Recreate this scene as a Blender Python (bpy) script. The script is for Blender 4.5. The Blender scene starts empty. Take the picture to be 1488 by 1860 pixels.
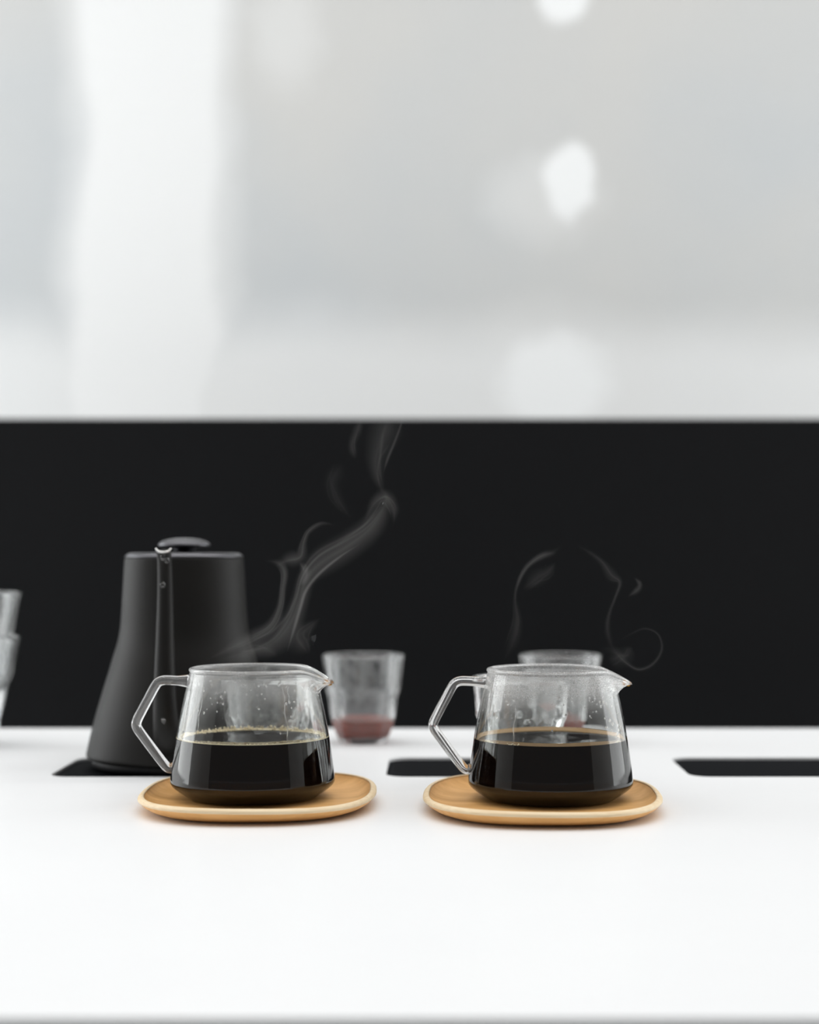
import bpy, bmesh, math, random
from mathutils import Vector, Matrix

random.seed(7)
SC = bpy.context.scene
COL = SC.collection
PI = math.pi

# ------------------------------------------------------------------ camera
F = 2950.0            # focal length in pixels of the 1488 x 1860 frame
VX, VY = 790.0, 1005.0  # vanishing point of the level view direction
TOP = 0.90            # counter height above the floor
H = 0.166             # camera height above the counter
cam_d = bpy.data.cameras.new('camera')
cam = bpy.data.objects.new('camera', cam_d)
COL.objects.link(cam)
cam.location = (0, 0, TOP + H)
cam.rotation_euler = (PI / 2, 0, 0)
cam_d.sensor_fit = 'VERTICAL'
cam_d.sensor_height = 30.0
cam_d.lens = F / 1860.0 * 30.0
cam_d.shift_x = -(VX - 744.0) / 1860.0
cam_d.shift_y = (VY - 930.0) / 1860.0
cam_d.clip_start = 0.01
cam_d.dof.use_dof = True
cam_d.dof.focus_distance = 1.045
cam_d.dof.aperture_fstop = 3.2
SC.camera = cam

# ------------------------------------------------------------------ world and light
world = bpy.data.worlds.new('world')
SC.world = world
world.use_nodes = True
bg = world.node_tree.nodes['Background']
bg.inputs[0].default_value = (0.95, 0.98, 1.0, 1)
bg.inputs[1].default_value = 0.16


def area(name, loc, target, sx, sy, power, col=(1, 1, 1)):
    d = bpy.data.lights.new(name, 'AREA')
    d.shape = 'RECTANGLE'
    d.size, d.size_y = sx, sy
    d.energy = power
    d.color = col
    o = bpy.data.objects.new(name, d)
    COL.objects.link(o)
    o.location = loc
    o.rotation_euler = (Vector(target) - Vector(loc)).to_track_quat('-Z', 'Y').to_euler()
    return o


area('ceiling_light', (-0.2, 0.75, 3.2), (-0.2, 0.75, 0.0), 5.0, 3.4, 40, (1.0, 0.992, 0.98))
for yy in (0.35, 1.3, 2.05):
    area('highlight_strip', (-0.1, yy, 2.95), (-0.1, yy, 0.0), 4.2, 0.05, 12.5, (1.0, 0.985, 0.96))  # unseen bright strips, added to draw highlights on rims and handles
area('side_fill', (-2.68, 2.05, 1.4), (2.9, 2.05, 1.4), 1.7, 2.5, 46, (0.97, 0.99, 1.0))  # unseen source on the left, lowered and set back to whiten glass edges
area('side_fill', (2.68, 2.05, 1.4), (-2.9, 2.05, 1.4), 1.7, 2.5, 32, (0.97, 0.99, 1.0))  # unseen source added on the right to brighten the glass edges

SC.view_settings.view_transform = 'Standard'
SC.view_settings.look = 'None'
SC.view_settings.exposure = 0.0
SC.view_settings.gamma = 1.0
SC.view_settings.use_curve_mapping = False
SC.cycles.use_denoising = True
SC.cycles.max_bounces = 24
SC.cycles.transmission_bounces = 22
SC.cycles.glossy_bounces = 8
SC.cycles.diffuse_bounces = 5
SC.cycles.volume_bounces = 1
SC.cycles.transparent_max_bounces = 24
SC.cycles.sample_clamp_indirect = 12.0


# ------------------------------------------------------------------ helpers
def P(px, py, Z):
    """World point seen at pixel (px, py) at depth Z."""
    return Vector(((px - VX) * Z / F, Z, TOP + H - (py - VY) * Z / F))


def mesh_obj(name, verts, faces, mat, parent=None, smooth=True):
    me = bpy.data.meshes.new(name)
    me.from_pydata(verts, [], faces)
    me.update()
    if smooth:
        me.polygons.foreach_set('use_smooth', [True] * len(me.polygons))
    me.materials.append(mat)
    o = bpy.data.objects.new(name, me)
    COL.objects.link(o)
    o.parent = parent
    return o


def bm_obj(name, bm, mat, parent=None, smooth=False):
    me = bpy.data.meshes.new(name)
    bm.normal_update()
    bm.to_mesh(me)
    bm.free()
    if smooth:
        me.polygons.foreach_set('use_smooth', [True] * len(me.polygons))
    me.materials.append(mat)
    o = bpy.data.objects.new(name, me)
    COL.objects.link(o)
    o.parent = parent
    return o


def tag(o, label, cat, group=None, kind=None):
    o['label'] = label
    o['category'] = cat
    if group:
        o['group'] = group
    if kind:
        o['kind'] = kind
    return o


def thing(name, loc, label, cat, group=None, rz=0.0):
    o = bpy.data.objects.new(name, None)
    o.empty_display_size = 0.02
    COL.objects.link(o)
    o.location = loc
    o.rotation_euler = (0, 0, rz)
    return tag(o, label, cat, group)


def copy_tree(o, parent=None):
    c = o.copy()
    COL.objects.link(c)
    c.parent = parent
    for ch in list(o.children):
        copy_tree(ch, c)
    return c


def lathe(profile, n=96, warp=None):
    """Revolve (r, z) points; r = 0 makes a pole. warp(theta, r, z, i) -> (x, y, z)."""
    verts, faces, rings = [], [], []
    for i, (r, z) in enumerate(profile):
        if r <= 1e-7:
            rings.append([len(verts)])
            verts.append((0, 0, z))
            continue
        ring = []
        for k in range(n):
            t = 2 * PI * k / n
            ring.append(len(verts))
            verts.append(warp(t, r, z, i) if warp else (r * math.cos(t), r * math.sin(t), z))
        rings.append(ring)
    for a, b in zip(rings[:-1], rings[1:]):
        for k in range(n):
            k2 = (k + 1) % n
            if len(a) == 1 and len(b) == 1:
                continue
            if len(a) == 1:
                faces.append((a[0], b[k2], b[k]))
            elif len(b) == 1:
                faces.append((a[k], a[k2], b[0]))
            else:
                faces.append((a[k], a[k2], b[k2], b[k]))
    return verts, faces


def lathe_obj(name, profile, mat, parent=None, n=96, warp=None, smooth=True):
    v, f = lathe(profile, n, warp)
    o = mesh_obj(name, v, f, mat, parent, smooth)
    bm = bmesh.new()
    bm.from_mesh(o.data)
    bmesh.ops.recalc_face_normals(bm, faces=bm.faces)
    bm.to_mesh(o.data)
    bm.free()
    return o


def spline(pts, sub):
    """Catmull-Rom through tuples of any length."""
    out = []
    n = len(pts)
    for i in range(n - 1):
        p0, p1, p2, p3 = pts[max(i - 1, 0)], pts[i], pts[i + 1], pts[min(i + 2, n - 1)]
        for s in range(sub):
            t = s / sub
            out.append(tuple(0.5 * (2 * b + (c - a) * t + (2 * a - 5 * b + 4 * c - d) * t * t
                                    + (3 * b - a - 3 * c + d) * t ** 3)
                             for a, b, c, d in zip(p0, p1, p2, p3)))
    out.append(tuple(pts[-1]))
    return out


def interp(tab, x):
    if x <= tab[0][0]:
        return tab[0][1]
    for (a, b), (c, d) in zip(tab[:-1], tab[1:]):
        if x <= c:
            return b + (d - b) * (x - a) / (c - a)
    return tab[-1][1]


def sstep(a, b, x):
    t = min(max((x - a) / (b - a), 0), 1)
    return t * t * (3 - 2 * t)


def sweep(points, radii, n=16, power=2.0, closed_ends=True, up=Vector((0, 1, 0))):
    """Tube through 3-D points. radii: (a, b) half axes per point; a lies in the plane normal to `up`, b along it."""
    verts, faces = [], []
    m = len(points)
    for i in range(m):
        p = Vector(points[i])
        t = (Vector(points[min(i + 1, m - 1)]) - Vector(points[max(i - 1, 0)])).normalized()
        side = t.cross(up)
        if side.length < 1e-6:
            side = Vector((1, 0, 0))
        side.normalize()
        u = side.cross(t).normalized()
        a, b = radii[i]
        for k in range(n):
            th = 2 * PI * k / n
            c, q = math.cos(th), math.sin(th)
            if power != 2.0:      # pointed cross-section: thins out towards its edges
                c = math.copysign(abs(c) ** (2.0 / power), c)
                q = math.copysign(abs(q) ** (2.0 / power), q)
            verts.append(tuple(p + side * a * c + u * b * q))
    for i in range(m - 1):
        for k in range(n):
            k2 = (k + 1) % n
            faces.append((i * n + k, i * n + k2, (i + 1) * n + k2, (i + 1) * n + k))
    if closed_ends:
        faces.append(tuple(reversed(range(n))))
        faces.append(tuple((m - 1) * n + k for k in range(n)))
    return verts, faces


def fix_normals(o):
    bm = bmesh.new()
    bm.from_mesh(o.data)
    bmesh.ops.recalc_face_normals(bm, faces=bm.faces)
    bm.to_mesh(o.data)
    bm.free()
    return o


def box_bm(x0, x1, y0, y1, z0, z1, bevel=0.0, seg=2):
    bm = bmesh.new()
    bmesh.ops.create_cube(bm, size=1.0)
    bmesh.ops.scale(bm, vec=(x1 - x0, y1 - y0, z1 - z0), verts=bm.verts)
    bmesh.ops.translate(bm, vec=((x0 + x1) / 2, (y0 + y1) / 2, (z0 + z1) / 2), verts=bm.verts)
    if bevel:
        bmesh.ops.bevel(bm, geom=list(bm.edges), offset=bevel, segments=seg, affect='EDGES', profile=0.5)
    return bm


# ------------------------------------------------------------------ materials
def new_mat(name):
    m = bpy.data.materials.new(name)
    m.use_nodes = True
    nt = m.node_tree
    nt.nodes.clear()
    out = nt.nodes.new('ShaderNodeOutputMaterial')
    return m, nt, out


class N:
    """Tiny node-graph helper."""

    def __init__(self, nt):
        self.nt = nt

    def node(self, kind, **kw):
        n = self.nt.nodes.new(kind)
        for k, v in kw.items():
            setattr(n, k, v)
        return n

    def link(self, a, b):
        self.nt.links.new(a, b)

    def val(self, sock, v):
        if hasattr(v, 'is_output'):
            self.nt.links.new(v, sock)
        else:
            sock.default_value = v

    def math(self, op, a, b=0.0, c=0.0, clamp=False):
        n = self.node('ShaderNodeMath', operation=op)
        n.use_clamp = clamp
        self.val(n.inputs[0], a)
        self.val(n.inputs[1], b)
        self.val(n.inputs[2], c)
        return n.outputs[0]

    def ramp(self, v, a, b, lo=0.0, hi=1.0):
        n = self.node('ShaderNodeMapRange', interpolation_type='SMOOTHSTEP')
        self.val(n.inputs['Value'], v)
        n.inputs['From Min'].default_value = a
        n.inputs['From Max'].default_value = b
        n.inputs['To Min'].default_value = lo
        n.inputs['To Max'].default_value = hi
        return n.outputs[0]

    def mix(self, f, a, b):
        n = self.node('ShaderNodeMix', data_type='RGBA')
        self.val(n.inputs[0], f)
        self.val(n.inputs[6], a)
        self.val(n.inputs[7], b)
        return n.outputs[2]

    def noise(self, vec, scale, detail=3.0, rough=0.5):
        n = self.node('ShaderNodeTexNoise')
        if vec is not None:
            self.link(vec, n.inputs['Vector'])
        n.inputs['Scale'].default_value = scale
        n.inputs['Detail'].default_value = detail
        n.inputs['Roughness'].default_value = rough
        return n.outputs['Fac']

    def coords(self, scale=(1, 1, 1), loc=(0, 0, 0), rot=(0, 0, 0)):
        tc = self.node('ShaderNodeTexCoord')
        mp = self.node('ShaderNodeMapping')
        mp.inputs['Scale'].default_value = scale
        mp.inputs['Location'].default_value = loc
        mp.inputs['Rotation'].default_value = rot
        self.link(tc.outputs['Object'], mp.inputs['Vector'])
        return mp.outputs['Vector']


def principled(name, col, rough=0.5, metal=0.0, spec=0.5, ior=1.5, trans=0.0, bump=None, coat=0.0):
    m, nt, out = new_mat(name)
    g = N(nt)
    b = g.node('ShaderNodeBsdfPrincipled')
    b.inputs['Base Color'].default_value = (*col, 1)
    b.inputs['Roughness'].default_value = rough
    b.inputs['Metallic'].default_value = metal
    b.inputs['IOR'].default_value = ior
    b.inputs['Specular IOR Level'].default_value = spec
    b.inputs['Transmission Weight'].default_value = trans
    b.inputs['Coat Weight'].default_value = coat
    g.link(b.outputs[0], out.inputs['Surface'])
    if bump:
        sc, st = bump
        bn = g.node('ShaderNodeBump')
        bn.inputs['Strength'].default_value = st
        bn.inputs['Distance'].default_value = 0.001
        g.link(g.noise(g.coords(), sc), bn.inputs['Height'])
        g.link(bn.outputs[0], b.inputs['Normal'])
    return m


def mat_counter():
    m, nt, out = new_mat('white_counter')
    g = N(nt)
    b = g.node('ShaderNodeBsdfPrincipled')
    n = g.noise(g.coords(), 9.0, 4)
    g.link(g.mix(n, (0.85, 0.86, 0.875, 1), (0.88, 0.89, 0.90, 1)), b.inputs['Base Color'])
    b.inputs['Roughness'].default_value = 0.42
    b.inputs['Specular IOR Level'].default_value = 0.35
    g.link(b.outputs[0], out.inputs['Surface'])
    return m


def mat_plaster():
    """Grey wall board with white filler along a vertical joint and over screw heads."""
    m, nt, out = new_mat('grey_wall_with_filler')
    g = N(nt)
    tc = g.node('ShaderNodeTexCoord')
    obj = tc.outputs['Object']
    nv = g.node('ShaderNodeTexNoise')
    g.link(obj, nv.inputs['Vector'])
    nv.inputs['Scale'].default_value = 3.2
    nv.inputs['Detail'].default_value = 4
    sub = g.node('ShaderNodeVectorMath', operation='SUBTRACT')
    g.link(nv.outputs['Color'], sub.inputs[0])
    sub.inputs[1].default_value = (0.5, 0.5, 0.5)
    sc = g.node('ShaderNodeVectorMath', operation='SCALE')
    g.link(sub.outputs[0], sc.inputs[0])
    sc.inputs['Scale'].default_value = 0.12
    add = g.node('ShaderNodeVectorMath', operation='ADD')
    g.link(obj, add.inputs[0])
    g.link(sc.outputs[0], add.inputs[1])
    sp = g.node('ShaderNodeSeparateXYZ')
    g.link(add.outputs[0], sp.inputs[0])
    x, z = sp.outputs['X'], sp.outputs['Z']
    nv2 = g.node('ShaderNodeTexNoise')
    g.link(obj, nv2.inputs['Vector'])
    nv2.inputs['Scale'].default_value = 14.0
    mad = g.node('ShaderNodeVectorMath', operation='MULTIPLY_ADD')
    g.link(nv2.outputs['Color'], mad.inputs[0])
    mad.inputs[1].default_value = (0.06, 0.06, 0.06)
    mad.inputs[2].default_value = (-0.03, -0.03, -0.03)
    add2 = g.node('ShaderNodeVectorMath', operation='ADD')
    g.link(obj, add2.inputs[0])
    g.link(mad.outputs[0], add2.inputs[1])
    sp2 = g.node('ShaderNodeSeparateXYZ')
    g.link(add2.outputs[0], sp2.inputs[0])
    bx_, bz_ = sp2.outputs['X'], sp2.outputs['Z']
    k = WALL_Z / F

    def wx(px):
        return (px - VX) * k

    def wz(py):
        return TOP + H - (py - VY) * k

    # vertical joint (slightly leaning, wider towards its foot), a broad thin coat and a denser core
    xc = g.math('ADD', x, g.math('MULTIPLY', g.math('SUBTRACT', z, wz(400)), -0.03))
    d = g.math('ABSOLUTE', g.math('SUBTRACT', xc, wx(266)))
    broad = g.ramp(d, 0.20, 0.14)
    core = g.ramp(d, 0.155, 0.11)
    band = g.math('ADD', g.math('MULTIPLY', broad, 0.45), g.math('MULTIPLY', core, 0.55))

    def blob(px, py, rx, ry, soft=0.35):
        ex = g.math('DIVIDE', g.math('SUBTRACT', bx_, wx(px)), rx * k)
        ez = g.math('DIVIDE', g.math('SUBTRACT', bz_, wz(py)), ry * k)
        r = g.math('SQRT', g.math('ADD', g.math('MULTIPLY', ex, ex), g.math('MULTIPLY', ez, ez)))
        return g.ramp(r, 1.0 + soft, 1.0 - soft)

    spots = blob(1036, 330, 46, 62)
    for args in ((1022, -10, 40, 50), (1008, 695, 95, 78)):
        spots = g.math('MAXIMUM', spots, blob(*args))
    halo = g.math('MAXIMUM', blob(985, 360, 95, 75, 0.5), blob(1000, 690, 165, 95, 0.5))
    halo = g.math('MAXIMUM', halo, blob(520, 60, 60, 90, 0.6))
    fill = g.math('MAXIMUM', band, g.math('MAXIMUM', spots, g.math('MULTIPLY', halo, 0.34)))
    # horizontal joint, thinly coated
    hz = g.ramp(z, wz(520), wz(670))
    fill = g.math('MAXIMUM', fill, g.math('MULTIPLY', hz, 0.78))
    n1 = g.noise(obj, 1.6, 3)
    n2 = g.noise(obj, 14.0, 4)
    base = g.mix(g.ramp(n1, 0.3, 0.7), (0.565, 0.590, 0.606, 1), (0.625, 0.625, 0.612, 1))
    base = g.mix(g.math('MULTIPLY', n2, 0.12), base, (0.70, 0.70, 0.69, 1))
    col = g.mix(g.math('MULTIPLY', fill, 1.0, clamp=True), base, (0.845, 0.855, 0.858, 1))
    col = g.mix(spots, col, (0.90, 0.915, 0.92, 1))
    b = g.node('ShaderNodeBsdfPrincipled')
    g.link(col, b.inputs['Base Color'])
    b.inputs['Roughness'].default_value = 0.75
    b.inputs['Specular IOR Level'].default_value = 0.2
    bn = g.node('ShaderNodeBump')
    bn.inputs['Strength'].default_value = 0.15
    bn.inputs['Distance'].default_value = 0.002
    g.link(fill, bn.inputs['Height'])
    g.link(bn.outputs[0], b.inputs['Normal'])
    g.link(b.outputs[0], out.inputs['Surface'])
    return m


def mat_wood(name, light, dark, scale):
    m, nt, out = new_mat(name)
    g = N(nt)
    v = g.coords(scale)
    n1 = g.noise(v, 1.0, 6, 0.6)
    n2 = g.noise(g.coords((scale[0] * 0.25, scale[1] * 0.4, scale[2] * 0.4)), 1.0, 3)
    f = g.math('ADD', g.math('MULTIPLY', g.ramp(n1, 0.3, 0.7), 0.65), g.math('MULTIPLY', g.ramp(n2, 0.3, 0.7), 0.35))
    b = g.node('ShaderNodeBsdfPrincipled')
    g.link(g.mix(f, (*dark, 1), (*light, 1)), b.inputs['Base Color'])
    b.inputs['Roughness'].default_value = 0.48
    b.inputs['Specular IOR Level'].default_value = 0.35
    bn = g.node('ShaderNodeBump')
    bn.inputs['Strength'].default_value = 0.12
    bn.inputs['Distance'].default_value = 0.0005
    g.link(n1, bn.inputs['Height'])
    g.link(bn.outputs[0], b.inputs['Normal'])
    g.link(b.outputs[0], out.inputs['Surface'])
    return m


def mat_glass(name, col=(1, 1, 1), ior=1.47, rough=0.0, mist_whitening=None):
    m, nt, out = new_mat(name)
    g = N(nt)
    gl = g.node('ShaderNodeBsdfGlass')
    gl.inputs['Color'].default_value = (*col, 1)
    gl.inputs['IOR'].default_value = ior
    gl.inputs['Roughness'].default_value = rough
    sh = gl.outputs[0]
    if mist_whitening:
        # breath-like condensation, thickest under the rim; also painted whiteness standing in for refracted light
        z0, z1, amt, seed, patch, rim = mist_whitening
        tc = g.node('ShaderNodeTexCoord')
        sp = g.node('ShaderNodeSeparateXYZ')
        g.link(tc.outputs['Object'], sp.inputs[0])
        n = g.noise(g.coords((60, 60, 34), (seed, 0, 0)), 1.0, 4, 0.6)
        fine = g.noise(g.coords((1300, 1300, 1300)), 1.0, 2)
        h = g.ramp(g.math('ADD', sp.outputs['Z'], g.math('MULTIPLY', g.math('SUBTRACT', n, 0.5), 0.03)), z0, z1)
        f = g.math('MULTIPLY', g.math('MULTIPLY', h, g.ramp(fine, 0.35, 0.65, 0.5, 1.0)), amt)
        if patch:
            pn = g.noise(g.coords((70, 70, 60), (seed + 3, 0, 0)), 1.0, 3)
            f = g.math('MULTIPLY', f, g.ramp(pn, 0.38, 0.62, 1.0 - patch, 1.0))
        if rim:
            f = g.math('MAXIMUM', f, g.ramp(sp.outputs['Z'], RIM_Z - 0.0032, RIM_Z - 0.0018, 0.0, rim))  # rim painted whiter, imitating bright glints in the rolled glass
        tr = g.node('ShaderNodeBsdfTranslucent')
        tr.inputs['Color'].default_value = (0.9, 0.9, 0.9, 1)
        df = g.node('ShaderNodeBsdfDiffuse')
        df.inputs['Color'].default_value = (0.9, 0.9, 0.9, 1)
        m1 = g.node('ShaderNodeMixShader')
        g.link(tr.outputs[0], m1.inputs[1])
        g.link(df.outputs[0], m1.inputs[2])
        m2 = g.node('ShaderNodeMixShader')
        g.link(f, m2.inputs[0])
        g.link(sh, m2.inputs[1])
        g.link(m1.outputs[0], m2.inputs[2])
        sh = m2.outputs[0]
    g.link(sh, out.inputs['Surface'])
    return m


def mat_steam(name, density):
    m, nt, out = new_mat(name)
    g = N(nt)
    v = g.node('ShaderNodeVolumeScatter')
    v.inputs['Color'].default_value = (1, 0.985, 0.96, 1)
    v.inputs['Density'].default_value = density
    v.inputs['Anisotropy'].default_value = 0.2
    g.link(v.outputs[0], out.inputs['Volume'])
    return m


WALL_Z = 3.0
RIM_Z = 0.0865

M_COUNTER = mat_counter()
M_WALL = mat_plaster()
M_BLACK = principled('black_panel', (0.0036, 0.0038, 0.0047), 0.48, spec=0.22, bump=(60, 0.05))
M_TRAY = principled('black_tray', (0.006, 0.0065, 0.008), 0.6, spec=0.03)
M_FLOOR = principled('grey_floor', (0.22, 0.22, 0.21), 0.6, bump=(8, 0.1))
M_KETTLE = principled('matte_black_kettle', (0.0090, 0.0083, 0.0075), 0.52, spec=0.22, bump=(900, 0.03))
M_KETTLE_DARK = principled('black_rubber', (0.006, 0.006, 0.007), 0.6, spec=0.3)
M_KNOB = principled('satin_black_knob', (0.13, 0.13, 0.14), 0.3, metal=1.0)
M_STEEL = principled('bright_steel', (0.85, 0.84, 0.82), 0.22, metal=1.0)
M_WATER = mat_glass('water', (1, 1, 1), 1.33)
M_GLASS_L = mat_glass('misted_glass', (0.985, 0.99, 0.985), 1.47, mist_whitening=(0.046, 0.088, 0.30, 1.0, 0.6, 0.26))
M_GLASS_R = mat_glass('heavily_misted_glass', (0.985, 0.99, 0.985), 1.47, mist_whitening=(0.050, 0.080, 0.42, 5.0, 0.3, 0.26))
M_ROD = mat_glass('whitened_glass_rod', (0.99, 0.99, 0.99), 1.52, mist_whitening=(-0.02, 0.0, 0.11, 2.0, 0.0, 0.0))  # haze on the handle is painted whiteness imitating light refracted in the rod
M_TUMBLER = mat_glass('misted_whitened_tumbler_glass', (0.985, 0.99, 0.99), 1.5, mist_whitening=(-0.03, 0.06, 0.13, 9.0, 0.9, 0.0))  # light mist, with whiteness added to imitate bright refraction in the walls
M_COFFEE = principled('black_coffee', (0.007, 0.0034, 0.0024), 0.03, spec=0.1, ior=1.33)
M_WEAK = principled('reddish_coffee', (0.30, 0.06, 0.035), 0.03, spec=0.5, ior=1.33)
M_CREMA = principled('tan_coffee_edge', (0.62, 0.40, 0.19), 0.2, spec=0.5, ior=1.33)
M_FOAM = principled('cream_foam', (0.97, 0.85, 0.58), 0.2, spec=0.6)
M_SPECK = principled('pale_speck', (0.93, 0.92, 0.88), 0.2, spec=0.6)
M_AMBER = mat_glass('amber_coffee_drop', (0.85, 0.55, 0.12), 1.33)
M_WOOD = mat_wood('honey_wood', (0.90, 0.52, 0.205), (0.70, 0.37, 0.122), (18, 150, 150))
M_EDGE = mat_wood('pale_wood_edge', (0.90, 0.75, 0.52), (0.78, 0.58, 0.35), (30, 200, 900))

# ------------------------------------------------------------------ the setting
WX = 2.7
o = bm_obj('floor', box_bm(-WX, WX, -1.6, WALL_Z, -0.05, 0.0), M_FLOOR)
o['kind'] = 'structure'
tag(o, 'grey floor under the white counter', 'floor', kind='structure')
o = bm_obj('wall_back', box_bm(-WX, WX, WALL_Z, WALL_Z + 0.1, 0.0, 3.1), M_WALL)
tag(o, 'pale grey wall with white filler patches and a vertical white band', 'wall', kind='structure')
M_SIDE = principled('white_paint', (0.84, 0.84, 0.83), 0.8, spec=0.2, bump=(30, 0.05))
for nm, x0 in (('wall_left', -WX - 0.1), ('wall_right', WX)):
    o = bm_obj(nm, box_bm(x0, x0 + 0.1, -0.6, WALL_Z + 0.1, 0.0, 3.1), M_SIDE)
    tag(o, 'plain white side wall of the room, %s' % ('on the left' if x0 < 0 else 'on the right'), 'wall', kind='structure')
HZ = 2.15
half_top = P(0, 760, HZ).z
o = bm_obj('wall_half', box_bm(-0.80, 0.75, HZ, HZ + 0.12, 0.0, half_top, 0.002), M_BLACK)
tag(o, 'matte black half-height partition behind the white counter', 'partition', kind='structure')


def rounded_rect(x0, x1, y0, y1, r, seg=10):
    pts = []
    for cx, cy, a0 in ((x1 - r, y0 + r, -PI / 2), (x1 - r, y1 - r, 0), (x0 + r, y1 - r, PI / 2), (x0 + r, y0 + r, PI)):
        for s in range(seg + 1):
            a = a0 + PI / 2 * s / seg
            pts.append((cx + r * math.cos(a), cy + r * math.sin(a)))
    return pts


ZF, ZB = 0.578, F * H / 318.0          # front and far edge of the counter top
S0, S1 = F * H / (1411 - VY), F * H / (1376 - VY)
SW = 0.172
slot_x = [(85 - VX) * S0 / F, (700 - VX) * S0 / F, (1256 - VX) * S0 / F]
slots = [rounded_rect(x, x + SW, S0, S1, 0.016) for x in slot_x]


def counter_top():
    bm = bmesh.new()
    T = 0.04
    R = 0.004
    loops = []
    outer = [(-2.6, ZF), (2.6, ZF), (2.6, ZB), (-2.6, ZB)]
    for pts in [outer] + slots:
        vs = [bm.verts.new((x, y, TOP)) for x, y in pts]
        es = [bm.edges.new((vs[i], vs[(i + 1) % len(vs)])) for i in range(len(vs))]
        loops.append((vs, es, pts))
    bmesh.ops.triangle_fill(bm, use_beauty=True, edges=[e for _, es, _ in loops for e in es], normal=(0, 0, 1))
    lows = []
    for vs, es, pts in loops:
        lo = [bm.verts.new((x, y, TOP - T)) for x, y in pts]
        le = [bm.edges.new((lo[i], lo[(i + 1) % len(lo)])) for i in range(len(lo))]
        lows += le
        for i in range(len(vs)):
            j = (i + 1) % len(vs)
            bm.faces.new((vs[i], vs[j], lo[j], lo[i]))
    bmesh.ops.triangle_fill(bm, use_beauty=True, edges=lows, normal=(0, 0, -1))
    bmesh.ops.recalc_face_normals(bm, faces=bm.faces)
    return bm


counter = thing('counter', (0, 0, 0), 'long white counter with slots carrying the carafes, glasses and kettle', 'counter')
bm_obj('counter_top', counter_top(), M_COUNTER, counter)
bm_obj('cabinet_body', box_bm(-2.55, 2.55, ZF + 0.03, ZB - 0.01, 0.0, TOP - 0.0402), M_COUNTER, counter)

tray_labels = ['black recessed drip tray in the slot beneath the black kettle',
               'black recessed drip tray in the slot between the two carafes',
               'black recessed drip tray in the slot at the right edge of the picture']
for pts, lab in zip(slots, tray_labels):
    bm = bmesh.new()
    cx = sum(p[0] for p in pts) / len(pts)
    cy = sum(p[1] for p in pts) / len(pts)
    s = 0.9985
    lo = [bm.verts.new((cx + (x - cx) * s, cy + (y - cy) * s, TOP - 0.039)) for x, y in pts]
    f = bm.faces.new(lo)
    r = bmesh.ops.extrude_face_region(bm, geom=[f])
    up = [v for v in r['geom'] if isinstance(v, bmesh.types.BMVert)]
    bmesh.ops.translate(bm, vec=(0, 0, 0.0372), verts=up)
    topf = [g_ for g_ in r['geom'] if isinstance(g_, bmesh.types.BMFace)]
    ins = bmesh.ops.inset_region(bm, faces=topf, thickness=0.004)
    bmesh.ops.translate(bm, vec=(0, 0, -0.0006), verts=topf[0].verts)
    bmesh.ops.recalc_face_normals(bm, faces=bm.faces)
    t = bm_obj('drip_tray', bm, M_TRAY)
    tag(t, lab, 'tray', 'drip trays let into the counter')


# ------------------------------------------------------------------ wooden plates
def superellipse(t, a, b, e):
    c, s = math.cos(t), math.sin(t)
    return (a * math.copysign(abs(c) ** (2 / e), c), b * math.copysign(abs(s) ** (2 / e), s))


def make_plate(loc, label, rz):
    root = thing('wooden_plate', loc, label, 'plate', 'wooden plates under the carafes', rz)
    A, B, E = 0.0776, 0.0925, 2.55
    n = 144

    def ring_mesh(name, prof, mat, close0, close1):
        verts, faces = [], []
        for off, z in prof:
            for k in range(n):
                x, y = superellipse(2 * PI * k / n, A, B, E)
                # offset inwards along the outline normal (approximated radially)
                l = math.hypot(x, y)
                sc_ = (l + off) / l
                wob = 0.00035 * math.sin(2 * PI * k / n * 3 + 1.0) * (1 if z > 0.006 else 0)
                verts.append((x * sc_, y * sc_, z + wob))
        m = len(prof)
        for i in range(m - 1):
            for k in range(n):
                k2 = (k + 1) % n
                faces.append((i * n + k, i * n + k2, (i + 1) * n + k2, (i + 1) * n + k))
        if close0:
            faces.append(tuple(range(n)))
        if close1:
            faces.append(tuple((m - 1) * n + k for k in range(n)))
        return fix_normals(mesh_obj(name, verts, faces, mat, root))

    ring_mesh('dish', [(-0.024, 0.0), (-0.019, 0.0003), (-0.012, 0.0012), (-0.0065, 0.0030), (-0.0028, 0.0052), (-0.0008, 0.0074),
                       (-0.0006, 0.0076), (-0.0040, 0.0098), (-0.0048, 0.0086), (-0.0075, 0.0064), (-0.0120, 0.0044),
                       (-0.018, 0.0034), (-0.028, 0.0030), (-0.045, 0.0030)], M_WOOD, True, True)
    ring_mesh('rim', [(-0.0006, 0.0074), (0.0, 0.0080), (-0.0001, 0.0088), (-0.0008, 0.0096), (-0.0020, 0.0103), (-0.0034, 0.0105),
                      (-0.0043, 0.0101), (-0.0040, 0.0096), (-0.0006, 0.0074)], M_EDGE, False, False)
    return root


def gp(px, Z):
    return ((px - VX) * Z / F, Z, TOP)


PZ1, PZ2 = 1.076, 1.064
make_plate(gp(471.5, PZ1), 'rounded honey-coloured wooden plate under the carafe nearest the black kettle', math.radians(1.5))
make_plate(gp(984, PZ2), 'rounded honey-coloured wooden plate under the carafe farther from the kettle', math.radians(-2))

# ------------------------------------------------------------------ glass carafes
CB = 0.0033     # carafe foot above the counter (inside the plate)
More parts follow.
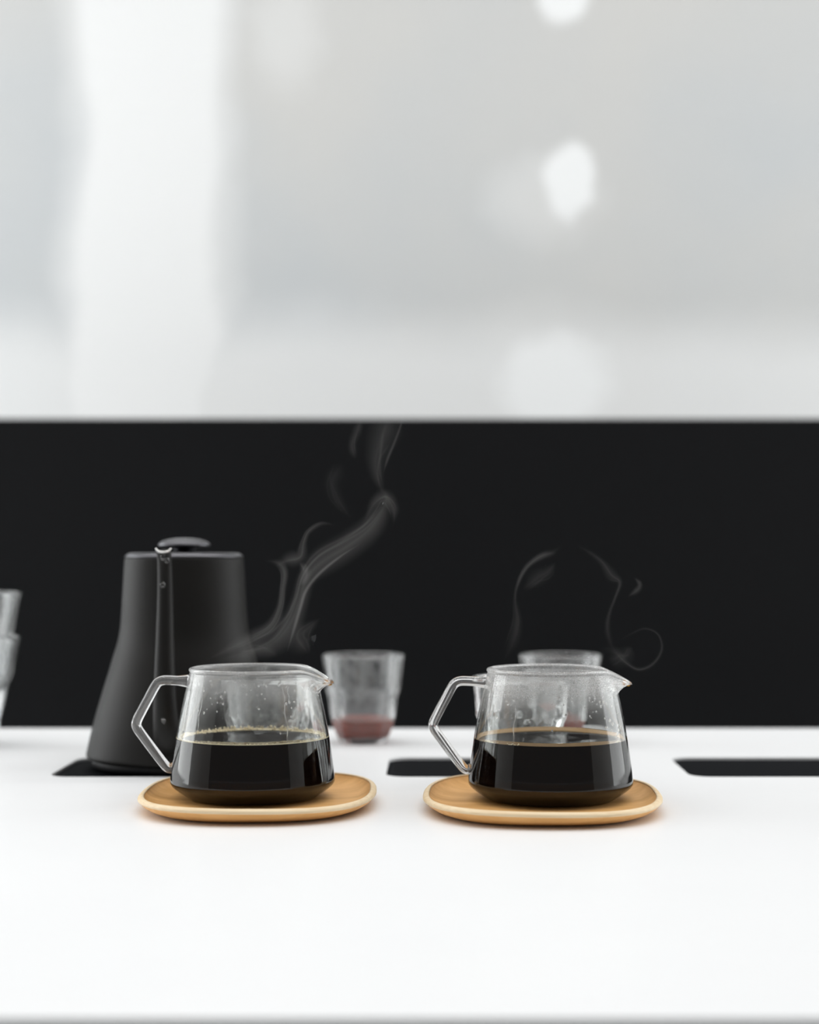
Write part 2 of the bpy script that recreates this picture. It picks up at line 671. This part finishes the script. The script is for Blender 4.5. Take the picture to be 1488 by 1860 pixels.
# outer profile, z measured from the carafe foot
OUT = [(0.0400, 0.0000), (0.0425, 0.0006), (0.0450, 0.0022), (0.0500, 0.0056), (0.0530, 0.0080), (0.0544, 0.0100), (0.05465, 0.0120),
       (0.0543, 0.0155), (0.0537, 0.0205), (0.0527, 0.0280), (0.0514, 0.0370), (0.0499, 0.0460), (0.0482, 0.0550), (0.0463, 0.0640),
       (0.0445, 0.0720), (0.0429, 0.0790), (0.0418, 0.0840)]
WT = 0.0017


def r_out(z):
    return interp([(zz, r) for r, zz in OUT], z)


def r_in(z):
    return r_out(z) - WT - 0.0024 * math.exp(-((z - 0.0085) / 0.0042) ** 2)


def carafe_profile():
    fine = spline(OUT, 4)
    prof = [(0.0, 0.0011), (0.02, 0.0008), (0.036, 0.0003)] + [(r, z) for r, z in fine]
    # rolled rim
    rc, zc, rr = 0.0418 - 0.0009, RIM_Z - 0.0014, 0.0016
    for a in (-10, 25, 60, 90, 120, 155, 190):
        a = math.radians(a)
        prof.append((rc + rr * math.cos(a), zc + rr * math.sin(a)))
    inner = [(r_in(z), z) for r, z in reversed(fine) if 0.0065 < z < 0.082]
    prof += inner
    prof += [(0.0450, 0.0050), (0.0420, 0.0034), (0.0390, 0.0024), (0.02, 0.0024), (0.0, 0.0026)]
    return prof


def spout_warp(t, r, z, i):
    a = (t + PI) % (2 * PI) - PI
    w = math.exp(-abs(a / 0.34) ** 2.4)
    w2 = math.exp(-abs(a / 0.36) ** 2.2)
    up = sstep(0.0695, 0.0800, z)
    rr = r + w * up * 0.0118 - w * sstep(0.0835, 0.0866, z) * 0.0006
    zz = z - w2 * sstep(0.074, 0.0860, z) * 0.0088
    # the lip narrows into a channel
    return (rr * math.cos(t), rr * math.sin(t) * (1 - 0.16 * w * up), zz)


def add_drops(name, root, spots, mat, squash=0.55):
    """Tiny flattened drops standing on the inner wall, joined: (theta, z, radius, stretch)."""
    verts, faces = [], []
    nu, nv = 8, 5
    for th, z, rad, st in spots:
        rw = r_in(z) - 0.0001
        c = Vector((rw * math.cos(th), rw * math.sin(th), z))
        nrm = Vector((-math.cos(th), -math.sin(th), 0.0))
        tan = Vector((-math.sin(th), math.cos(th), 0))
        upv = Vector((0, 0, 1))
        b0 = len(verts)
        verts.append(tuple(c + upv * rad * st))
        for j in range(1, nv):
            ph = PI * j / nv
            for k in range(nu):
                t = 2 * PI * k / nu
                verts.append(tuple(c + upv * rad * st * math.cos(ph) + tan * rad * math.sin(ph) * math.cos(t)
                                   + nrm * rad * squash * math.sin(ph) * math.sin(t)))
        verts.append(tuple(c - upv * rad * st))
        last = len(verts) - 1
        for k in range(nu):
            k2 = (k + 1) % nu
            faces.append((b0, b0 + 1 + k, b0 + 1 + k2))
            for j in range(nv - 2):
                p = b0 + 1 + j * nu
                faces.append((p + k, p + nu + k, p + nu + k2, p + k2))
            p = b0 + 1 + (nv - 2) * nu
            faces.append((p + k, last, p + k2))
    return fix_normals(mesh_obj(name, verts, faces, mat, root))


def make_carafe(loc, label, glass, rz, seed, streaks, dense):
    rnd = random.Random(seed)
    root = thing('glass_carafe', loc, label, 'carafe', 'glass carafes on wooden plates', rz)
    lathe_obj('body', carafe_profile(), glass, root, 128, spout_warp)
    # bent glass rod handle on the -X side
    hp = [(-0.0432, 0.0773), (-0.0500, 0.0776), (-0.0560, 0.0779), (-0.0600, 0.0778), (-0.0632, 0.0765), (-0.0655, 0.0738),
          (-0.0700, 0.0655), (-0.0745, 0.0570), (-0.0772, 0.0517), (-0.0779, 0.0487), (-0.0771, 0.0457), (-0.0735, 0.0405),
          (-0.0665, 0.0312), (-0.0600, 0.0228), (-0.0575, 0.0200), (-0.0552, 0.0190), (-0.0530, 0.0194)]
    sp = spline(hp, 5)
    m = len(sp) - 1
    rad = []
    for i in range(m + 1):
        flare = 0.0011 * (1 - sstep(0, 6, i)) + 0.0006 * sstep(m - 5, m, i)
        rad.append((0.0032 + flare, 0.0043 + flare))
    v, f = sweep([(x, 0, z) for x, z in sp], rad, 20)
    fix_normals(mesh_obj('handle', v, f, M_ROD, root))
    spots = []
    for _ in range(dense):
        th = rnd.uniform(0, 2 * PI)
        z = 0.0800 - abs(rnd.gauss(0, 0.009))
        if z < 0.045:
            continue
        spots.append((th, z, rnd.choice((0.00025, 0.0003, 0.0004, 0.00055, 0.0008)), rnd.uniform(0.9, 1.5)))
    for _ in range(60):
        spots.append((rnd.uniform(0, 2 * PI), rnd.uniform(0.045, 0.075), rnd.choice((0.0003, 0.0004, 0.0006)), rnd.uniform(0.9, 1.4)))
    cd = add_drops('condensation', root, spots, M_WATER)
    cd['kind'] = 'stuff'
    # runs of water down the inner wall
    for th, z0, z1, w in streaks:
        pts, rd = [], []
        for s in range(15):
            z = z0 + (z1 - z0) * s / 14
            tt = th + 0.012 * math.sin(s * 0.9 + th)
            rw = r_in(z) - 0.00005
            pts.append((rw * math.cos(tt), rw * math.sin(tt), z))
            k = math.sin(PI * (s + 0.6) / 15.2) ** 0.5
            rd.append((w * k, w * k * 0.6))
        v, f = sweep(pts, rd, 8, up=Vector((math.cos(th), math.sin(th), 0)))
        fix_normals(mesh_obj('water_run', v, f, M_WATER, root))
    # coffee left in the lip of the spout
    bm = bmesh.new()
    bmesh.ops.create_uvsphere(bm, u_segments=14, v_segments=10, radius=1.0)
    bmesh.ops.scale(bm, vec=(0.0034, 0.0030, 0.0016), verts=bm.verts)
    bmesh.ops.rotate(bm, cent=(0, 0, 0), matrix=Matrix.Rotation(0.5, 3, 'Y'), verts=bm.verts)
    bmesh.ops.translate(bm, vec=(0.0500, 0, 0.0765), verts=bm.verts)
    d = bm_obj('coffee_drop', bm, M_AMBER, root, True)
    d['label'] = 'amber drop of coffee left in the spout'
    return root


CZ1, CZ2 = 1.085, 1.079
C1 = gp(459.5, CZ1)
C2 = gp(1000, CZ2)
C1 = (C1[0], C1[1], TOP + CB)
C2 = (C2[0], C2[1], TOP + CB)
A0 = -PI / 2     # towards the camera
make_carafe(C1, 'lightly misted glass carafe of coffee in front of the black kettle', M_GLASS_L, 0.0, 3,
            [(A0 + 0.58, 0.0760, 0.0400, 0.00035), (A0 - 0.72, 0.072, 0.046, 0.0004), (A0 - 0.86, 0.074, 0.050, 0.0003),
             (A0 + 0.66, 0.078, 0.066, 0.0003), (PI / 2 + 0.5, 0.07, 0.05, 0.0003)], 300)
c2 = make_carafe(C2, 'heavily misted glass carafe of coffee, the one farther from the kettle', M_GLASS_R, 0.0, 11,
            [(A0 - 0.58, 0.066, 0.0395, 0.00035), (A0 + 0.63, 0.076, 0.067, 0.0005), (A0 - 1.0, 0.074, 0.05, 0.0004),
             (A0 - 1.15, 0.076, 0.045, 0.0003)], 520)

rnd = random.Random(5)
sp_ = add_drops('splash_specks', c2, [(A0 + rnd.uniform(0.72, 1.15), rnd.uniform(0.044, 0.070), rnd.choice((0.0005, 0.0007, 0.0009, 0.0012)), rnd.uniform(0.8, 1.6))
                                      for _ in range(20)], M_SPECK, 0.4)
sp_['kind'] = 'stuff'
sp_['label'] = 'pale splash specks on the glass wall'

# ------------------------------------------------------------------ coffee in the carafes
LEVEL = 0.0395


def coffee_profile(level, rin, grow, bottom):
    zs = [z for z in [0.0066, 0.0075, 0.0085, 0.0095, 0.0105, 0.012, 0.0137, 0.0155, 0.018, 0.0205, 0.024, 0.028, 0.0335] if z < level - 0.0012]
    prof = [(0.0, bottom), (0.02, bottom), (0.0385, bottom), (0.0420 + grow, 0.0032), (0.0450 + grow, 0.0048)]
    prof += [(rin(z) + grow, z) for z in zs]
    prof += [(rin(level - 0.002) + grow, level - 0.002), (rin(level) + grow, level - 0.0001), (rin(level) + grow, level + 0.0006), (rin(level) - 0.0006, level + 0.0003), (rin(level) - 0.0015, level), (0.02, level), (0.0, level)]
    return prof


def make_coffee(loc, label, foam, seed):
    rnd = random.Random(seed)
    root = thing('coffee', loc, label, 'coffee', 'coffee in the carafes')
    lathe_obj('liquid', coffee_profile(LEVEL, r_in, 0.0004, 0.0021), M_COFFEE, root, 96)
    R = r_in(LEVEL)
    if foam == 'ring':
        verts, faces = [], []
        bm = bmesh.new()
        bmesh.ops.create_icosphere(bm, subdivisions=1, radius=1.0)
        bv = [v.co.copy() for v in bm.verts]
        bf = [tuple(v.index for v in f.verts) for f in bm.faces]
        bm.free()
        for _ in range(760):
            th = rnd.uniform(0, 2 * PI)
            wide = 0.0016 + 0.0014 * (0.5 + 0.5 * math.sin(3 * th + 0.7)) * (1.5 if math.sin(th) > 0 else 0.7)
            rr = R + 0.0001 - abs(rnd.gauss(0, 1)) * wide * 0.55
            rad = rnd.choice((0.0004, 0.0005, 0.0006, 0.0007, 0.0009))
            rr = min(rr, R - rad * 0.6)
            climb = 0.0012 + 0.0014 * sstep(-0.6, 0.6, math.sin(th))
            z = LEVEL + rad * 0.35 + max(0.0, climb - (R - rr) * 1.0) * rnd.random()
            rr = min(rr, r_in(z) - rad * 0.6)
            b0 = len(verts)
            verts += [(rr * math.cos(th) + v.x * rad, rr * math.sin(th) + v.y * rad, z + v.z * rad) for v in bv]
            faces += [tuple(b0 + q for q in f) for f in bf]
        fo = mesh_obj('foam_ring', verts, faces, M_FOAM, root)
        fo['kind'] = 'stuff'
        fo['label'] = 'cream-coloured ring of tiny bubbles'
        # a continuous skin under the bubbles
        sk = [(R + 0.0002, LEVEL - 0.0003), (R + 0.0000, LEVEL + 0.0012), (R - 0.0004, LEVEL + 0.0009), (R - 0.0014, LEVEL + 0.0003), (R - 0.0022, LEVEL + 0.0001)]
        lathe_obj('foam_skin', sk + [(R - 0.0022, LEVEL - 0.0003), (R + 0.0002, LEVEL - 0.0003)], M_FOAM, root, 96)
    else:
        sk = [(R + 0.0002, LEVEL - 0.0003), (R + 0.0002, LEVEL + 0.0016), (R - 0.0003, LEVEL + 0.0013), (R - 0.0010, LEVEL + 0.0006), (R - 0.0020, LEVEL + 0.00015)]
        def climb(t, r, z, i):
            h = 0.06 + 1.5 * sstep(-0.45, 0.35, math.sin(t))
            zz = LEVEL + (z - LEVEL) * h if z > LEVEL else z
            r = R + (r - R) * min(1.0, h) if r < R else r
            r -= max(0.0, r_in(LEVEL) - r_in(zz))
            return (r * math.cos(t), r * math.sin(t), zz)

        lathe_obj('tan_edge', sk + [(R - 0.0020, LEVEL - 0.0003), (R + 0.0002, LEVEL - 0.0003)], M_CREMA, root, 96, climb)
        verts, faces = [], []
        bm = bmesh.new()
        bmesh.ops.create_icosphere(bm, subdivisions=1, radius=1.0)
        bv = [v.co.copy() for v in bm.verts]
        bf = [tuple(v.index for v in f.verts) for f in bm.faces]
        bm.free()
        for th0, cnt, spr in ((A0 - 0.98, 30, 0.06), (A0 - 0.58, 22, 0.05), (A0 + 1.0, 8, 0.03), (A0 + 1.9, 14, 0.05)):
            for _ in range(cnt):
                th = th0 + rnd.gauss(0, spr)
                rad = rnd.choice((0.0003, 0.0004, 0.0006))
                rr = R - rad * 0.5 - abs(rnd.gauss(0, 0.0005))
                z = LEVEL + rnd.uniform(0, 0.0014)
                b0 = len(verts)
                verts += [(rr * math.cos(th) + v.x * rad, rr * math.sin(th) + v.y * rad, z + v.z * rad) for v in bv]
                faces += [tuple(b0 + q for q in f) for f in bf]
        fo = mesh_obj('foam_patch', verts, faces, M_FOAM, root)
        fo['kind'] = 'stuff'
        fo['label'] = 'small clumps of cream-coloured bubbles'
    return root


make_coffee(C1, 'black coffee with a full ring of cream foam in the carafe near the kettle', 'ring', 21)
make_coffee(C2, 'black coffee with a plain tan edge in the heavily misted carafe', 'edge', 22)

# ------------------------------------------------------------------ fluted tumblers
TR = [(0.0, 0.0205), (0.002, 0.0218), (0.012, 0.0262), (0.025, 0.0296), (0.040, 0.0317), (0.050, 0.0333), (0.056, 0.0337), (0.066, 0.0346), (0.0765, 0.0360)]
TR_CONE = [(0.0, 0.0185), (0.002, 0.0196), (0.012, 0.0226), (0.025, 0.0256), (0.040, 0.0288), (0.050, 0.0312), (0.056, 0.0320), (0.066, 0.0336), (0.0765, 0.0360)]
NF = 9
TH = 0.0775


def make_tumbler(label, group='fluted drinking glasses', scale=1.0, TR=TR):
    root = thing('fluted_tumbler', (0, 0, 0), label, 'glass', group)
    zs = [0.0, 0.0008, 0.0025, 0.006, 0.010, 0.015, 0.020, 0.025, 0.030, 0.034, 0.037, 0.040, 0.0425, 0.045, 0.047, 0.049, 0.051, 0.053, 0.056, 0.062, 0.068, 0.0735]
    prof = [(0.0, 0.0012), (0.012, 0.0010), (0.0165, 0.0002)]
    nb = len(prof)
    prof += [(interp(TR, z), z) for z in zs]
    rt = interp(TR, TH)
    ne = len(prof)
    prof += [(rt, TH - 0.0012), (rt - 0.0003, TH - 0.0003), (rt - 0.0012, TH), (rt - 0.0021, TH - 0.0004), (rt - 0.0025, TH - 0.0014)]
    for z in (0.070, 0.062, 0.054, 0.046, 0.038, 0.030, 0.022, 0.016, 0.012, 0.0095):
        prof.append((interp(TR, z) - 0.0028 - 0.0012 * (1 - z / 0.08), z))
    prof += [(0.0175, 0.0078), (0.010, 0.0068), (0.0, 0.0066)]
    prof = [(r * scale, z * scale) for r, z in prof]

    def flute(t, r, z, i):
        if nb <= i < ne:
            ph = (t + 0.2) % (2 * PI / NF) - PI / NF
            cut = 0.915 + 0.10 * sstep(0.041 * scale, 0.0535 * scale, z)
            r = min(r, r * cut / math.cos(ph))
        return (r * math.cos(t), r * math.sin(t), z)

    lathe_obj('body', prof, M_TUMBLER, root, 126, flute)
    return root


def tumbler_coffee(loc, label, level):
    root = thing('coffee_pour', loc, label, 'coffee', 'coffee poured into tumblers')
    prof = [(0.0, 0.0063), (0.010, 0.0065), (0.0178, 0.0075)]
    for z in (0.0095, 0.012, 0.016, 0.022):
        if z < level:
            prof.append((interp(TR, z) - 0.0028 - 0.0012 * (1 - z / 0.08) + 0.0004, z))
    rl = interp(TR, level) - 0.0028 - 0.0012 * (1 - level / 0.08) + 0.0004
    prof += [(rl, level + 0.0004), (rl - 0.0012, level), (0.01, level), (0.0, level)]
    lathe_obj('liquid', prof, M_WEAK, root, 72)
    return root


GB = 1.425
GF = 1.172
t0 = make_tumbler('fluted glass with a little reddish coffee, standing between the two carafes')
t0.location = gp(660, GB)
tumbler_coffee(gp(660, GB), 'reddish coffee in the fluted glass between the carafes', 0.0205)


def put(src, loc, label, rz):
    c = copy_tree(src)
    c.location = loc
    c.rotation_euler = (0, 0, rz)
    c['label'] = label
    return c


put(t0, gp(1018, GB), 'fluted glass with reddish coffee whose rim rises behind the misted carafe', 0.5)
tumbler_coffee(gp(1018, GB), 'reddish coffee in the fluted glass behind the misted carafe', 0.0205)
put(t0, gp(489, GF), 'empty fluted glass seen through the carafe near the kettle', 0.15)
put(t0, gp(948, GF), 'empty fluted glass seen through the misted carafe', 0.32)

SK = 1.215
big = make_tumbler('lower of two stacked fluted glasses cut off by the left edge', 'stacked fluted glasses', SK, TR_CONE)
bx = gp(-58, 1.405)
big.location = bx
c = put(big, (bx[0] + 0.001, bx[1], TOP + 0.0385), 'upper of two stacked fluted glasses cut off by the left edge', 0.35)

# ------------------------------------------------------------------ kettle
KZ = 1.283
kl = gp(335, KZ)
kettle = thing('kettle', kl, 'matte black gooseneck kettle with its spout towards the camera', 'kettle')
KP = [(0.0730, 0.0062), (0.0752, 0.0072), (0.0760, 0.0090), (0.0748, 0.0150), (0.0722, 0.0265), (0.0690, 0.0385), (0.0657, 0.0500), (0.0622, 0.0620),
      (0.0588, 0.0730), (0.0555, 0.0845), (0.0520, 0.0960), (0.0500, 0.1060), (0.0490, 0.1180), (0.0482, 0.1320), (0.0474, 0.1460), (0.0467, 0.1580), (0.0464, 0.1612)]
kp = spline(KP, 3)
prof = [(0.0, 0.0060), (0.05, 0.0060)] + kp + [(0.0462, 0.1622), (0.0455, 0.1626), (0.0440, 0.1626), (0.0436, 0.1600), (0.0, 0.1590)]
lathe_obj('body', prof, M_KETTLE, kettle, 96)
lathe_obj('base_ring', [(0.0, 0.0), (0.0700, 0.0), (0.0712, 0.0008), (0.0716, 0.0030), (0.0722, 0.0066), (0.0, 0.0066)], M_KETTLE_DARK, kettle, 96)
lid = lathe_obj('lid', [(0.0, 0.1592), (0.0434, 0.1602), (0.0437, 0.1628), (0.0461, 0.1629), (0.0463, 0.1633), (0.0460, 0.1639), (0.0452, 0.1648),
                        (0.0440, 0.1657), (0.0428, 0.1662), (0.0405, 0.1664), (0.0, 0.1664)], M_KNOB, kettle, 96)
lathe_obj('knob', [(0.0, 0.1660), (0.0080, 0.1660), (0.0078, 0.1690), (0.0100, 0.1708), (0.0185, 0.1712), (0.0204, 0.1719), (0.0206, 0.1726),
                   (0.0196, 0.1742), (0.0170, 0.1758), (0.0120, 0.1772), (0.0060, 0.1780), (0.0, 0.1782)], M_KNOB, lid, 64)
# gooseneck spout towards the camera (-Y)
sp = [(0.066, 0.026, 0.0115), (0.078, 0.030, 0.0105), (0.0875, 0.040, 0.0095), (0.0925, 0.056, 0.0085), (0.0935, 0.078, 0.0075), (0.0925, 0.102, 0.0066),
      (0.0915, 0.125, 0.0059), (0.0918, 0.145, 0.0054), (0.0940, 0.159, 0.0052), (0.0975, 0.1665, 0.0053)]
ss = spline(sp, 5)
v, f = sweep([(0, -d, z) for d, z, r in ss], [(r, r) for d, z, r in ss], 24, up=Vector((1, 0, 0)))
fix_normals(mesh_obj('spout', v, f, M_KETTLE, kettle))
# bright steel lip of the spout: the lower half of a ring
pts, rd = [], []
for s in range(17):
    a = PI * (1.07 + 0.86 * s / 16)
    pts.append((0.0056 * math.cos(a), -0.0985 + 0.0015 * math.sin(a), 0.1706 + 0.0040 * math.sin(a)))
    k = 0.55 + 0.45 * math.sin(PI * s / 16)
    rd.append((0.0009 * k, 0.0009 * k))
v, f = sweep(pts, rd, 10)
lip = fix_normals(mesh_obj('spout_lip', v, f, M_STEEL, kettle))
lip['label'] = 'bright lip at the tip of the spout'
for dx, dd, z, r in ((0.0002, 0.1030, 0.1632, 0.0019), (0.0030, 0.1010, 0.1608, 0.0017), (-0.0006, 0.0985, 0.1430, 0.0017), (0.0008, 0.1013, 0.0745, 0.0013), (0.0003, 0.1008, 0.0440, 0.0014)):
    bm = bmesh.new()
    bmesh.ops.create_uvsphere(bm, u_segments=14, v_segments=10, radius=r)
    bmesh.ops.scale(bm, vec=(0.95, 0.8, 1.15), verts=bm.verts)
    bmesh.ops.translate(bm, vec=(dx, -dd, z), verts=bm.verts)
    w = bm_obj('water_drop', bm, M_WATER, kettle, True)
# pistol handle behind the body, hidden from the front
hp = [(0.046, 0.150), (0.066, 0.1515), (0.092, 0.149), (0.100, 0.142), (0.101, 0.120), (0.098, 0.090), (0.095, 0.070)]
hs = spline(hp, 5)
v, f = sweep([(0, d, z) for d, z in hs], [(0.0075, 0.0095)] * len(hs), 16, up=Vector((1, 0, 0)))
fix_normals(mesh_obj('handle', v, f, M_KETTLE_DARK, kettle))


# ------------------------------------------------------------------ steam
STEAM = {}


def steam_mat(d):
    if d not in STEAM:
        STEAM[d] = mat_steam('steam_%d' % int(d * 10), d * 1.9)
    return STEAM[d]


def wisp(root, pts, dens, Z, rnd):
    """pts: (px, py, half width in px, half depth in px, depth offset in px). A soft-edged body plus fine strands in it."""
    s = spline(pts, 8)
    k = Z / F
    org = root.location
    m = len(s) - 1

    def tube(name, parent, off, wa, wb, ph, d, i0, i1):
        P3, R3 = [], []
        n = i1 - i0
        for q in range(n + 1):
            i = i0 + q
            x, y, a, b, dz = s[i]
            x0, y0 = s[max(i - 1, 0)][:2]
            x1, y1 = s[min(i + 1, m)][:2]
            l = math.hypot(x1 - x0, y1 - y0) or 1.0
            nx, ny = -(y1 - y0) / l, (x1 - x0) / l
            o_ = (off + 0.28 * math.sin(ph + 5.0 * q / max(n, 1))) * a if wa < 1 else 0.12 * a * math.sin(ph + 7.0 * i / m)
            p = P(x + nx * o_, y + ny * o_, Z)
            p.y += dz * k
            P3.append(tuple(p - org))
            u = q / n
            e = min(1.0, (u + 0.01) / 0.28, (1.01 - u) / 0.28)
            e = e * e * (3 - 2 * e) + 0.004
            R3.append((max(a * wa, 0.8) * k * e ** 0.5, max(b * wb, 0.4) * k * e))
        v, f = sweep(P3, R3, 24, 0.8)
        return fix_normals(mesh_obj(name, v, f, steam_mat(d), parent))

    w = tube('wisp', root, 0.0, 1.55, 1.0, rnd.uniform(0, 6), dens, 0, m)
    wide = max(p[2] for p in pts)
    for _ in range(3 if wide >= 14 else (2 if wide >= 8 else 0)):
        i0 = int(m * rnd.uniform(0.0, 0.3))
        i1 = int(m * rnd.uniform(0.65, 1.0))
        if i1 - i0 < 8:
            continue
        tube('strand', w, rnd.uniform(-0.9, 0.9), 0.22, 0.8, rnd.uniform(0, 6), dens * 0.6, i0, i1)
    return w


def steam(name_label, loc, Z, gain, wisps):
    root = thing('steam', loc, name_label, 'steam', 'steam over the carafes')
    root['kind'] = 'stuff'
    rnd = random.Random(len(wisps))
    for dens, pts in wisps:
        wisp(root, pts, dens * gain, Z, rnd)
    return root


steam('tall winding steam rising from the carafe near the kettle', (C1[0], CZ1, TOP + 0.09), CZ1, 1.25, [
    (3.0, [(375, 1199, 5, 8, 0), (415, 1180, 10, 10, 0), (460, 1160, 12, 12, 0), (492, 1138, 9, 12, 0), (508, 1105, 6, 12, 0), (513, 1070, 5, 12, 0), (516, 1040, 6, 12, 0), (505, 1023, 8, 12, 0), (480, 1018, 6, 10, 0)]),
    (2.2, [(400, 1200, 22, 20, 6), (450, 1188, 22, 20, 6), (500, 1168, 22, 18, 6), (530, 1130, 17, 16, 6), (545, 1090, 13, 16, 6), (556, 1050, 13, 16, 6), (585, 1018, 20, 14, 6), (630, 990, 20, 14, 6), (670, 960, 18, 14, 6), (695, 925, 14, 14, 6), (702, 900, 9, 12, 6), (690, 885, 5, 10, 6)]),
    (4.0, [(520, 1190, 2, 10, 0), (532, 1150, 3, 14, 0), (545, 1105, 3, 16, 0), (556, 1072, 3, 16, 0), (580, 1042, 3, 14, 0), (620, 1010, 2.5, 14, 0), (660, 985, 2, 10, 0)]),
    (2.6, [(500, 1030, 5, 8, -4), (520, 1016, 12, 10, -4), (545, 1010, 10, 10, -4), (552, 985, 5, 10, -4), (562, 965, 4, 9, -4), (585, 951, 4, 8, -4), (612, 955, 3, 7, -4)]),
    (2.8, [(545, 1020, 3, 8, 0), (555, 1040, 8, 10, 0), (548, 1065, 6, 10, 0)]),
    (2.0, [(660, 950, 3, 8, 4), (680, 915, 8, 10, 4), (700, 903, 11, 12, 4), (716, 925, 8, 10, 4), (715, 955, 4, 8, 4)]),
    (1.5, [(700, 905, 8, 10, 4), (688, 872, 9, 10, 4), (684, 840, 14, 10, 4), (690, 805, 20, 10, 4), (700, 770, 24, 10, 4), (712, 730, 20, 8, 4)]),
    (2.4, [(696, 862, 2, 8, 0), (704, 835, 2.5, 10, 0), (716, 805, 2.5, 10, 0), (728, 772, 2, 8, 0), (734, 745, 2, 7, 0)]),
    (1.7, [(645, 835, 8, 8, 0), (640, 810, 6, 9, 0), (648, 785, 7, 9, 0), (660, 750, 5, 8, 0)]),
    (0.8, [(640, 945, 3, 8, 0), (612, 905, 10, 8, 0), (605, 870, 12, 8, 0), (622, 840, 14, 8, 0)]),
    (1.5, [(560, 1190, 18, 12, 10), (545, 1160, 20, 12, 10), (560, 1140, 10, 10, 10), (582, 1122, 3, 8, 10)]),
    (1.6, [(430, 1195, 14, 10, -4), (470, 1180, 12, 10, -4), (505, 1190, 10, 10, -4)]),
])
steam('thin ring-shaped steam hovering over the heavily misted carafe', (C2[0], CZ2, TOP + 0.09), CZ2, 1.7, [
    (1.2, [(912, 1203, 8, 10, 0), (930, 1170, 12, 10, 0), (940, 1130, 8, 8, 0), (936, 1090, 3, 7, 0), (941, 1060, 3, 8, 0), (956, 1030, 4, 9, 0), (982, 1010, 6, 9, 0), (1006, 1001, 7, 8, 0), (1024, 986, 3, 7, 0)]),
    (1.5, [(938, 1075, 2, 8, 3), (946, 1050, 3, 9, 3), (962, 1026, 3, 9, 3), (985, 1009, 5, 9, 3), (1012, 1004, 5, 8, 3)]),
    (1.0, [(948, 1072, 5, 8, 0), (975, 1050, 12, 8, 0), (995, 1040, 9, 8, 0), (1010, 1020, 4, 8, 0)]),
    (1.2, [(1040, 985, 3, 8, 0), (1065, 1000, 4, 8, 0), (1092, 1020, 5, 8, 0), (1110, 1045, 9, 8, 0), (1126, 1058, 4, 9, 0), (1118, 1085, 2.5, 10, 0), (1108, 1112, 3, 9, 0), (1104, 1140, 5, 8, 0), (1110, 1168, 6, 8, 0), (1118, 1185, 5, 7, 0)]),
    (2.0, [(1152, 1048, 2, 7, 0), (1162, 1060, 4, 8, 0), (1157, 1072, 5, 8, 0), (1140, 1085, 3, 6, 0)]),
    (1.2, [(1085, 1180, 14, 9, 0), (1115, 1182, 10, 9, 0), (1135, 1202, 4, 9, 0), (1160, 1216, 3, 8, 0), (1186, 1206, 3, 8, 0), (1202, 1180, 2.5, 7, 0), (1196, 1153, 2, 6, 0), (1172, 1142, 2, 6, 0), (1145, 1152, 3, 6, 0), (1122, 1166, 5, 7, 0)]),
    (0.8, [(1105, 1200, 14, 9, 4), (1135, 1190, 14, 9, 4), (1150, 1175, 6, 8, 4)]),
])
